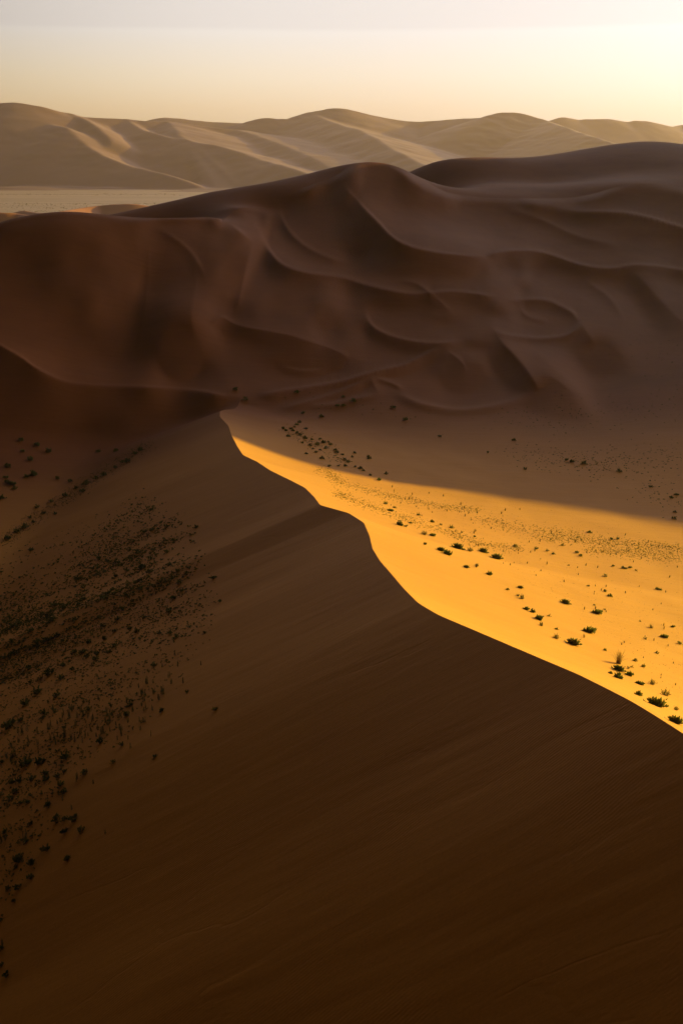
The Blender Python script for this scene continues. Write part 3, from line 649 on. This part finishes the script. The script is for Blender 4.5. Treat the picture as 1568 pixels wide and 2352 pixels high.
# --- single plants worth naming on the sunlit slope (pixel, width, kind, label)
named = [
 (1420,1524,44,'T','tall spiky tuft of dry tan grass standing behind low green shrubs on the sunlit slope','tall_grass_tuft','grass tuft'),
 (1420,1540,34,'W','low green shrub spreading at the foot of the tall dry grass tuft','leafy_shrub','shrub'),
 (1444,1551,24,'S','green shrub just right of the shrub under the tall dry grass tuft','leafy_shrub','shrub'),
 (1418,1557,28,'S','ragged green shrub directly in front of the tall dry grass tuft','leafy_shrub','shrub'),
 (1400,1547,13,'S','small green shrub in front of and left of the tall dry grass tuft','leafy_shrub','shrub'),
 (1469,1572,24,'W','low dark shrub left of the upright brownish shrub near the crest','leafy_shrub','shrub'),
 (1497,1572,24,'D','upright brownish twiggy shrub above the round green shrub near the crest','twiggy_shrub','shrub'),
 (1526,1597,30,'D','broad twiggy brown-green shrub above the long green shrub near the crest','twiggy_shrub','shrub'),
 (1464,1597,22,'R','compact round green shrub standing alone closest to the dune crest','leafy_shrub','shrub'),
 (1506,1621,56,'W','long spreading green shrub, the largest on the sunlit slope, near the crest','leafy_shrub','shrub'),
 (1551,1631,20,'D','small twiggy shrub at the right edge, right of the long green shrub','twiggy_shrub','shrub'),
 (1550,1660,46,'W','low dark green shrub just behind the crest at the lower right edge','leafy_shrub','shrub'),
 (1316,1480,40,'W','elongated green shrub with a small round one up the slope to its left','leafy_shrub','shrub'),
 (1276,1466,22,'D','small upright shrub left of the elongated green shrub on bare yellow sand','twiggy_shrub','shrub'),
 (1353,1452,38,'W','jagged dark shrub above and right of the elongated green shrub','leafy_shrub','shrub'),
 (1340,1464,13,'T','low brown dead tuft lying between the jagged dark shrub and elongated green shrub','dry_tuft','grass tuft'),
 (1371,1409,30,'W','dark low shrub with a few small ones scattered just above it, mid sunlit sand','leafy_shrub','shrub'),
 (1298,1386,27,'W','flat dark shrub alone on the sand left of the cluster in mid sunlit sand','leafy_shrub','shrub'),
 (1237,1423,26,'S','dark leaning shrub with a smaller one touching its lower side','leafy_shrub','shrub'),
 (1242,1437,18,'D','small twiggy shrub touching the lower side of the dark leaning shrub','twiggy_shrub','shrub'),
 (1208,1400,18,'S','left shrub of the dark pair above the leaning shrub','leafy_shrub','shrub'),
 (1222,1406,17,'S','right shrub of the dark pair above the leaning shrub','leafy_shrub','shrub'),
 (1198,1375,20,'D','greyish twiggy shrub above the dark pair on the smooth sunlit flank','twiggy_shrub','shrub'),
 (1194,1351,17,'W','small flat dark shrub higher up the line of shrubs along the sunlit flank','leafy_shrub','shrub'),
 (1123,1320,18,'S','single dark shrub on the smooth flank midway along the line of shrubs','leafy_shrub','shrub'),
 (1093,1303,13,'T','upright pale tuft beside the low shrub where the smooth flank begins','grass_tuft','grass tuft'),
 (1070,1304,18,'W','low shrub just left of the upright pale tuft','leafy_shrub','shrub'),
 (1012,1265,24,'W','left dark green shrub of the dense clump halfway down the sunlit flank','leafy_shrub','shrub'),
 (1027,1273,24,'S','right dark green shrub of the dense clump halfway down the sunlit flank','leafy_shrub','shrub'),
 (1052,1260,34,'W','long dark shrub right of the dense green clump','leafy_shrub','shrub'),
 (1078,1266,20,'D','reddish brown twiggy shrub at the right end of the long dark shrub','twiggy_shrub','shrub'),
 (1110,1268,26,'W','dark straggling shrub above the long low dark one','leafy_shrub','shrub'),
 (1140,1283,32,'W','long low dark shrub trailing right of the straggling shrub','leafy_shrub','shrub'),
 (993,1231,19,'W','green shrub at the right end of the pair high on the sunlit flank','leafy_shrub','shrub'),
 (974,1228,20,'D','brown twiggy shrub at the left end of the pair high on the sunlit flank','twiggy_shrub','shrub'),
 (917,1206,20,'R','round green shrub beside a pale one where the green strip meets the flank','leafy_shrub','shrub'),
 (897,1174,17,'W','dark shrub on the green strip above the round green shrub','leafy_shrub','shrub'),
 (1525,1464,22,'W','dark low shrub near the right edge, alone above the tall grass tuft','leafy_shrub','shrub'),
 (1494,1442,16,'D','small twiggy shrub left of the dark low shrub near the right edge','twiggy_shrub','shrub'),
 (77,1092,22,'R','tall rounded dark bush standing on the shaded basin floor at the far left','leafy_shrub','shrub'),
 (29,1113,24,'W','wide low dark bush near the left edge of the shaded basin floor','leafy_shrub','shrub'),
 (44,1976,30,'R','large black-green bush, left and biggest of the pair low on the shaded slope','leafy_shrub','shrub'),
 (72,1984,24,'R','right bush of the black-green pair low on the shaded slope','leafy_shrub','shrub'),
 (155,1974,20,'R','lone upright dark bush right of the black-green pair on bare shaded sand','leafy_shrub','shrub'),
 (1553,1137,13,'W','dark shrub by the right edge in the shaded valley just beyond the shadow line','leafy_shrub','shrub'),
]
P = hit_many(np.array([a[0] for a in named], float), np.array([a[1] for a in named], float))
for (a, b, w, kind, label, nm, cat), p in zip(named, P):
    if p[3] < .5: continue
    random.seed(int(a*7+b)); s = size_m(w, p)
    if kind == 'T':
        ob = bpy.data.objects.new(nm, TUF[a % 3]); COL.objects.link(ob); place(ob, p, s*.95)
    else:
        root = bpy.data.objects.new(nm, None); COL.objects.link(root); ob = root
        fo, st = {'S': SHR, 'R': SHR, 'W': SHW, 'D': SHD}[kind][a % (4 if kind in 'SR' else 2)]
        for x_, me_ in (('foliage', fo), ('stems', st)):
            c = bpy.data.objects.new(x_, me_); COL.objects.link(c); c.parent = root
        place(root, p, s*(.72 if kind != 'W' else .66), rz=(random.uniform(-.5, .1) if kind == 'W' else None), sz=(1.5 if kind == 'R' else 1.3))
    ob['label'] = label; ob['category'] = cat

# --- repeated plants, each its own object
singled = {(495,1630): 'lone small shrub farthest right on bare sand below the scatter of the shaded flank',
 (355,1740): 'lone leafy shrub on bare shaded sand just right of the upright stalks', (260,1752): 'small shrub at the head of a faint dark track on the bare shaded sand',
 (492,1328): 'shrub on the upper right fringe of the scatter, alone on bare shaded sand', (788,911): 'shrub at the foot of the far dune just above the tip of the near crest',
 (886,1089): 'green shrub in shade at the edge of the bright sand, right of the green patch'}
def field(pts, sizes, meshes, nm, cat, label, group, sz=1.0):
    key = [(int(a), int(b)) for a, b in pts]; pts = np.array(pts, float); PP = hit_many(pts[:, 0], pts[:, 1]); k = 0
    for (p, w, kk) in zip(PP, sizes, key):
        if p[3] < .5: continue
        k += 1; ob = bpy.data.objects.new(nm, random.choice(meshes)); COL.objects.link(ob)
        place(ob, p, size_m(w, p) if w > 3 else w, sz=random.uniform(1.0, 1.4)*sz)
        ob['label'] = singled.get(kk, label); ob['category'] = cat; ob['group'] = group
    return k

random.seed(77)
lit_small = [(1093,1301),(583+394,1250),(1324,1270),(1331,1277),(1404,1239),(1418,1237),(1355,1222),(1306,1298),(1429,1304),(1436,1307),(1408,1300),(1446,1306),(1460,1313),(1390,1324),(1350,1346),(1365,1389),(1385,1400),(1467,1426),(1560,1479),(1451,1532),(1441,1537),(1509,1353),(1515,1357),(930,1212),(940,1200),(905,1165),(960,1185),(885,1157),(990,1200),(1010,1208),(1036,1215),(1060,1222),(1090,1232),(1180,1255),(1232,1262),(1255,1268),(1270,1275),(1290,1252),(1386,1358),(1400,1372),(1545,1440),(1480,1470),(1391,1496),(1456,1520),(1476,1532),(1505,1502),(1190,1368),(1166,1356),(1262,1414),(1278,1446)]
lit_small = [(a+random.uniform(-2, 2), b+random.uniform(-2, 2)) for a, b in lit_small]
field(lit_small, [random.uniform(6, 11) for _ in lit_small], SM+SMO[:2], 'shrub', 'shrub', 'small dark shrub dotted over the sunlit yellow sand', 'small shrubs dotted over the sunlit sand')
pts = []
while len(pts) < 110:
    u_ = random.random(); a = 880+u_*688; lo = np.interp(a, [880, 1100, 1300, 1568], [1160, 1265, 1400, 1600]); hi = np.interp(a, [880, 1100, 1300, 1568], [1115, 1150, 1190, 1250])
    pts.append((a, random.uniform(hi, lo)))
field(pts, [random.uniform(4, 8) for _ in pts], TUF, 'grass_tuft', 'grass tuft', 'small dry tuft scattered over the sunlit yellow sand', 'small dry tufts scattered over the sunlit sand')
vc = [(688,971),(680,976),(702,986),(735,1009),(743,1018),(754,1016),(759,1022),(770,1034),(772,1040),(786,1045),(791,1057),(740,1054),(813,1041),(846,1050),(848,1054),(886,1089),(672,990),(690,1000),(700,1008),(715,1010),(728,1022),(712,1024),(735,1034),(748,1030),(725,1040),(704,1043),(756,1072),(776,1071),(792,1071),(816,1073),(828,1077),(835,1082),(850,1092),(870,1103),(650,986),(656,990),(668,986),(676,982),(683,996),(695,1018),(662,1003),(718,1032),(800,1062),(808,1050)]
field(vc, [random.uniform(6, 11) for _ in vc], SM, 'shrub', 'shrub', 'small green shrub in the patch growing in the shaded valley beyond the bright sand', 'shrubs of the green patch in the shaded valley')
vs_ = [(788,911),(810,922),(904,937),(564,919),(683,902),(774,933),(788,932),(697,950),(737,958),(1493,1119),(1540,1144),(1549,1177),(1546,1192),(540,896),(1010,1003),(930,965),(1300,1058),(1312,1062),(1340,1066),(1180,1012),(1120,1040),(1204,1078),(1420,1083)]
field(vs_, [random.uniform(7, 12) for _ in vs_], SM, 'shrub', 'shrub', 'lone dark shrub on the bare shaded valley floor below the far dune', 'lone shrubs on the bare shaded valley floor')
fl = [(16,1109),(34,1123),(54,1037),(113,1038),(72,1057),(19,1072),(84,1024),(268,1036),(163,1106),(5,1146),(48,1012),(226,1038),(14,1098),(60,1096),(132,1100)]
field(fl, [random.uniform(10, 16) for _ in fl], SM, 'shrub', 'shrub', 'dark shrub on the floor of the dim basin left of the near dune', 'shrubs on the floor of the dim basin')
be = [(127,1181),(77,1200),(58,1212),(190,1130),(199,1112),(293,1061),(118,1153),(86,1166),(310,1043),(322,1035),(282,1062),(265,1076),(240,1092),(222,1100),(175,1122),(150,1140),(100,1180),(40,1222),(20,1238),(70,1190)]
field(be, [random.uniform(9, 16) for _ in be], SM, 'shrub', 'shrub', 'dark shrub in the green belt along the foot of the near dune', 'shrubs in the green belt at the dune foot')

hand = [(345,1316,17),(390,1403,16),(383,1270,13),(450,1212,11),(405,1465,14),(392,1456,14),(316,1452,14),(300,1445,12),(190,1500,18),(222,1505,16),(262,1452,13),(200,1510,14),(345,1285,12),(290,1310,12),(115,1548,22),(145,1530,14),(166,1538,13),(88,1592,22),(60,1618,24),(20,1672,26),(32,1660,16),(48,1655,14),(140,1560,16),(230,1705,18),(150,1742,22),(95,1752,26),(60,1758,28),(195,1776,16),(140,1806,18),(132,1785,14),(105,1792,20),(75,1790,18),(45,1796,18),(30,1798,18),(35,1820,16),(150,1912,18),(112,1850,18),(24,1838,16),(50,1846,14),(130,1884,20),(170,1882,24),(150,1884,16),(148,1822,16),(188,1908,17),(108,1952,20),(70,2018,18),(42,2040,20),(20,2042,13),(32,2072,13),(5,2180,16),(15,2240,18),(4,2218,12),(0,1830,18),(205,1478,14),(250,1500,14),(270,1424,13),(330,1420,12),(366,1456,12),(400,1375,13),(412,1340,12),(290,1645,18),(280,1712,14),(372,1634,14),(430,1590,10),(495,1630,12),(355,1740,13),(260,1752,11),(492,1328,14),(505,1382,10),(470,1455,10),(280,1400,14),(240,1470,15),(170,1500,16),(130,1600,18),(100,1640,18)]
pts = [(a, b) for a, b, w in hand]; wz = [w for a, b, w in hand]
field(pts, wz, SM, 'shrub', 'shrub', 'dark shrub among the larger ones strewn over the shaded left flank of the near dune', 'larger shrubs strewn over the shaded left flank')

# random scatter over the shaded flank: density field in the picture, streaked down the slope
def flank_density(a, b):
    e = np.interp(b, [1100, 1180, 1300, 1400, 1500, 1600, 1700, 1800, 2000, 2100], [340, 450, 500, 530, 480, 400, 300, 190, 100, 20])
    up = np.interp(a, [0, 120, 250, 340, 520], [1250, 1215, 1160, 1105, 1180])
    d = smooth(0, 110, e-a)*smooth(0, 60, b-up)
    core = np.exp(-((a-90)/230.0)**2-((b-(1470-.42*(a-90)))/110.0)**2)
    st = .55+1.1*fbm((a*.42+b)/16.0, (a-b*.42)/150.0, 3, 301)
    return d*(.16+.9*core+.45*np.exp(-((a-350)/130.0)**2-((b-1280)/130.0)**2))*np.clip(st, 0.02, 1.3)
def sample_flank(n, seed):
    r = np.random.default_rng(seed); out = []
    while len(out) < n:
        a = r.uniform(-10, 545, 4000); b = r.uniform(1090, 2120, 4000); k = r.uniform(0, 1.1, 4000) < flank_density(a, b)
        out += list(zip(a[k], b[k]))
    return np.array(out[:n])
S1 = sample_flank(10500, 5); P1 = hit_many(S1[:, 0], S1[:, 1]); P1 = P1[P1[:, 3] > .5]
random.seed(9)
sz1 = np.array([random.lognormvariate(-1.08, .42) for _ in P1])*np.where(P1[:, 1] > 200, 1.35, 1.0)
app = sz1/np.array([dist_of(p) for p in P1]); order = np.argsort(-app)
N_IND = 75
for i in order[:N_IND]:
    ob = bpy.data.objects.new('shrub', random.choice(SM+SMO[:1])); COL.objects.link(ob); place(ob, P1[i], sz1[i])
    ob['label'] = 'small shrub in the dense scatter on the shaded left flank of the near dune'; ob['category'] = 'shrub'; ob['group'] = 'small shrubs in the scatter on the shaded flank'

# tall stalks low on the shaded flank
st_pts = []
r_ = random.Random(4)
def cluster(cx_, cy_, n, sx, sy):
    for _ in range(n): st_pts.append((r_.gauss(cx_, sx), r_.gauss(cy_, sy)))
cluster(240, 1650, 26, 60, 22); cluster(170, 1690, 20, 40, 16); cluster(330, 1590, 18, 40, 20); cluster(110, 1660, 14, 30, 20); cluster(30, 1760, 10, 16, 18); cluster(25, 1745, 6, 12, 10); cluster(270, 1690, 12, 40, 12); cluster(40, 1690, 10, 25, 14); cluster(10, 1925, 5, 10, 10); cluster(420, 1530, 8, 30, 20)
st_pts += [(178,1790),(215,1800),(111,1785),(130,1760),(145,1838),(58,1925),(62,1920),(165,1860),(6,2170),(243,1915),(300,1720),(12,1850),(18,1858)]
st_pts = [(max(a, -5), b) for a, b in st_pts]
field(st_pts, [r_.uniform(10, 17) for _ in st_pts], STK, 'stalk_plant', 'plant', 'thin upright leafy stalk standing low on the shaded left flank', 'upright leafy stalks on the shaded flank', sz=1.15)

# --- uncountable scrub and ground cover: one object each
def clump_mesh(P_, S_, name, mat, nl, kind_label, flat_=1.0):
    r = np.random.default_rng(len(P_)); n = len(P_); c = np.repeat(P_[:, :3], nl, 0); s = np.repeat(S_, nl)[:, None]
    az = r.uniform(0, 6.283, n*nl); el = r.uniform(.15, 1.35, n*nl)
    d = np.stack([np.cos(az)*np.cos(el), np.sin(az)*np.cos(el), np.sin(el)*flat_], 1)
    p0 = c + np.stack([r.normal(0, .16, n*nl), r.normal(0, .16, n*nl), np.zeros(n*nl)], 1)*s
    u_ = np.cross(d, r.normal(0, 1, (n*nl, 3))); u_ /= np.linalg.norm(u_, axis=1, keepdims=True)+1e-6
    tip = p0+d*s*.5*r.uniform(.6, 1.1, (n*nl, 1)); mid = p0+(tip-p0)*.55; w = s*.11
    v = np.stack([p0, mid+u_*w, tip, mid-u_*w], 1).reshape(-1, 3); v[:, 2] += CAMZ
    f = np.arange(len(v)).reshape(-1, 4)
    me = bpy.data.meshes.new(name); me.from_pydata(v.tolist(), [], f.tolist()); me.materials.append(mat)
    ob = bpy.data.objects.new(name, me); COL.objects.link(ob); ob['kind'] = 'stuff'; ob['label'] = kind_label; ob['category'] = 'ground cover'
    return ob
rest = order[N_IND:]
clump_mesh(P1[rest], sz1[rest], 'scrub', M_LEAF, 16, 'tiny dark scrub peppered over the shaded left flank')
S2 = sample_flank(13000, 8); P2 = hit_many(S2[:, 0], S2[:, 1]); P2 = P2[P2[:, 3] > .5]
clump_mesh(P2, rng.uniform(.10, .26, len(P2)), 'ground_cover', M_OLIVE, 6, 'thin olive growth in streaks over the shaded left flank', .7)
def along(line, n, wx_, wy_):
    ln = np.array(line, float); k = rng.uniform(0, len(ln)-1.001, n); i = k.astype(int); f = (k-i)[:, None]
    q = ln[i]*(1-f)+ln[i+1]*f; return q+np.stack([rng.normal(0, wx_, n), rng.normal(0, wy_, n)], 1)
B = np.concatenate([along([(10,1245),(60,1205),(120,1165),(168,1135),(204,1106),(260,1072),(310,1040),(340,1018)], 1500, 9, 7)])
PB = hit_many(B[:, 0], B[:, 1]); PB = PB[PB[:, 3] > .5]
clump_mesh(PB, rng.uniform(.22, .62, len(PB)), 'ground_cover', M_OLIVE, 9, 'green belt of low plants along the foot of the near dune')
G1 = np.concatenate([along([(735,1075),(780,1108),(893,1139),(1005,1161),(1100,1172)], 1530, 10, 4.5), along([(770,1132),(800,1143),(865,1168),(935,1192),(1033,1223),(1103,1251),(1200,1262)], 1530, 8, 5), along([(1230,1232),(1340,1240),(1450,1250),(1568,1262)], 1360, 16, 6), along([(1350,1262),(1460,1270),(1568,1285)], 850, 16, 6), along([(1100,1190),(1200,1215),(1330,1230)], 680, 20, 7)])
PG = hit_many(G1[:, 0], G1[:, 1]); PG = PG[PG[:, 3] > .5]
clump_mesh(PG, rng.uniform(.20, .52, len(PG)), 'ground_cover', M_OLIVE, 7, 'yellow green strips of low growth across the sunlit sand', .8)
G2 = np.column_stack([rng.uniform(860, 1568, 1500), rng.uniform(0, 1, 1500)])
lo = np.interp(G2[:, 0], [860, 1100, 1300, 1568], [1160, 1255, 1400, 1610]); hi = np.interp(G2[:, 0], [860, 1100, 1300, 1568], [1110, 1140, 1165, 1215]); G2[:, 1] = hi+(lo-hi)*G2[:, 1]
PG = hit_many(G2[:, 0], G2[:, 1]); PG = PG[PG[:, 3] > .5]
clump_mesh(PG, rng.uniform(.08, .26, len(PG)), 'scrub', M_WOOD, 6, 'specks of dry stubble over the sunlit sand', .8)
G3 = np.concatenate([along([(660,985),(700,1010),(750,1030),(790,1060)], 260, 10, 8), along([(1180,1040),(1330,1060),(1420,1065),(1568,1040)], 450, 30, 16), along([(1180,960),(1350,960),(1568,920)], 260, 60, 22), along([(1470,1120),(1568,1150)], 90, 30, 20), along([(1430,790),(1500,800),(1568,840)], 60, 30, 25), along([(640,920),(800,925),(900,940),(1000,990)], 60, 30, 12)])
PG = hit_many(G3[:, 0], G3[:, 1]); PG = PG[PG[:, 3] > .5]
clump_mesh(PG, rng.uniform(.3, .9, len(PG)), 'scrub', M_LEAF, 8, 'sparse green scrub sprinkled over the shaded valley floor', .8)
# rows of far bushes on the salt plain
FB = []
for yr, n, hmax in ((468, 260, 5.5), (471, 200, 4.5), (478, 200, 5), (485, 160, 4), (447, 200, 5)):
    a = rng.uniform(-40, 620, n) if yr != 447 else rng.uniform(-40, 420, n); b = yr+rng.normal(0, 1.2, n)
    x, y, z = ray(a, b); t = -CAMZ/z; FB.append(np.stack([x*t, y*t, np.full(n, -CAMZ)], 1))
FB = np.concatenate(FB)
clump_mesh(FB, rng.uniform(3, 8, len(FB)), 'scrub', M_OLIVE, 8, 'faint lines of bushes on the pale plain under the far dunes', .7)

# ------------------------------------------------------------------ haze
HAZE = True
if HAZE:
    me = bpy.data.meshes.new('haze')
    x0, x1, y0, y1, z0, z1 = -17000, 17000, -2500, 17500, -1.0, CAMZ+600
    vs = [(x, y, z) for z in (z0, z1) for y in (y0, y1) for x in (x0, x1)]
    me.from_pydata(vs, [], [(0, 2, 3, 1), (4, 5, 7, 6), (0, 1, 5, 4), (2, 6, 7, 3), (0, 4, 6, 2), (1, 3, 7, 5)])
    hz = bpy.data.objects.new('haze', me); COL.objects.link(hz); hz['kind'] = 'stuff'
    hm = bpy.data.materials.new('haze_air'); hm.use_nodes = True; hn = hm.node_tree.nodes; hn.clear()
    pv = hn.new('ShaderNodeVolumePrincipled'); pv.inputs['Color'].default_value = (.62, .49, .68, 1); pv.inputs['Density'].default_value = 0.32e-4
    pv.inputs['Anisotropy'].default_value = .45
    ho = hn.new('ShaderNodeOutputMaterial'); hm.node_tree.links.new(pv.outputs[0], ho.inputs['Volume']); me.materials.append(hm)
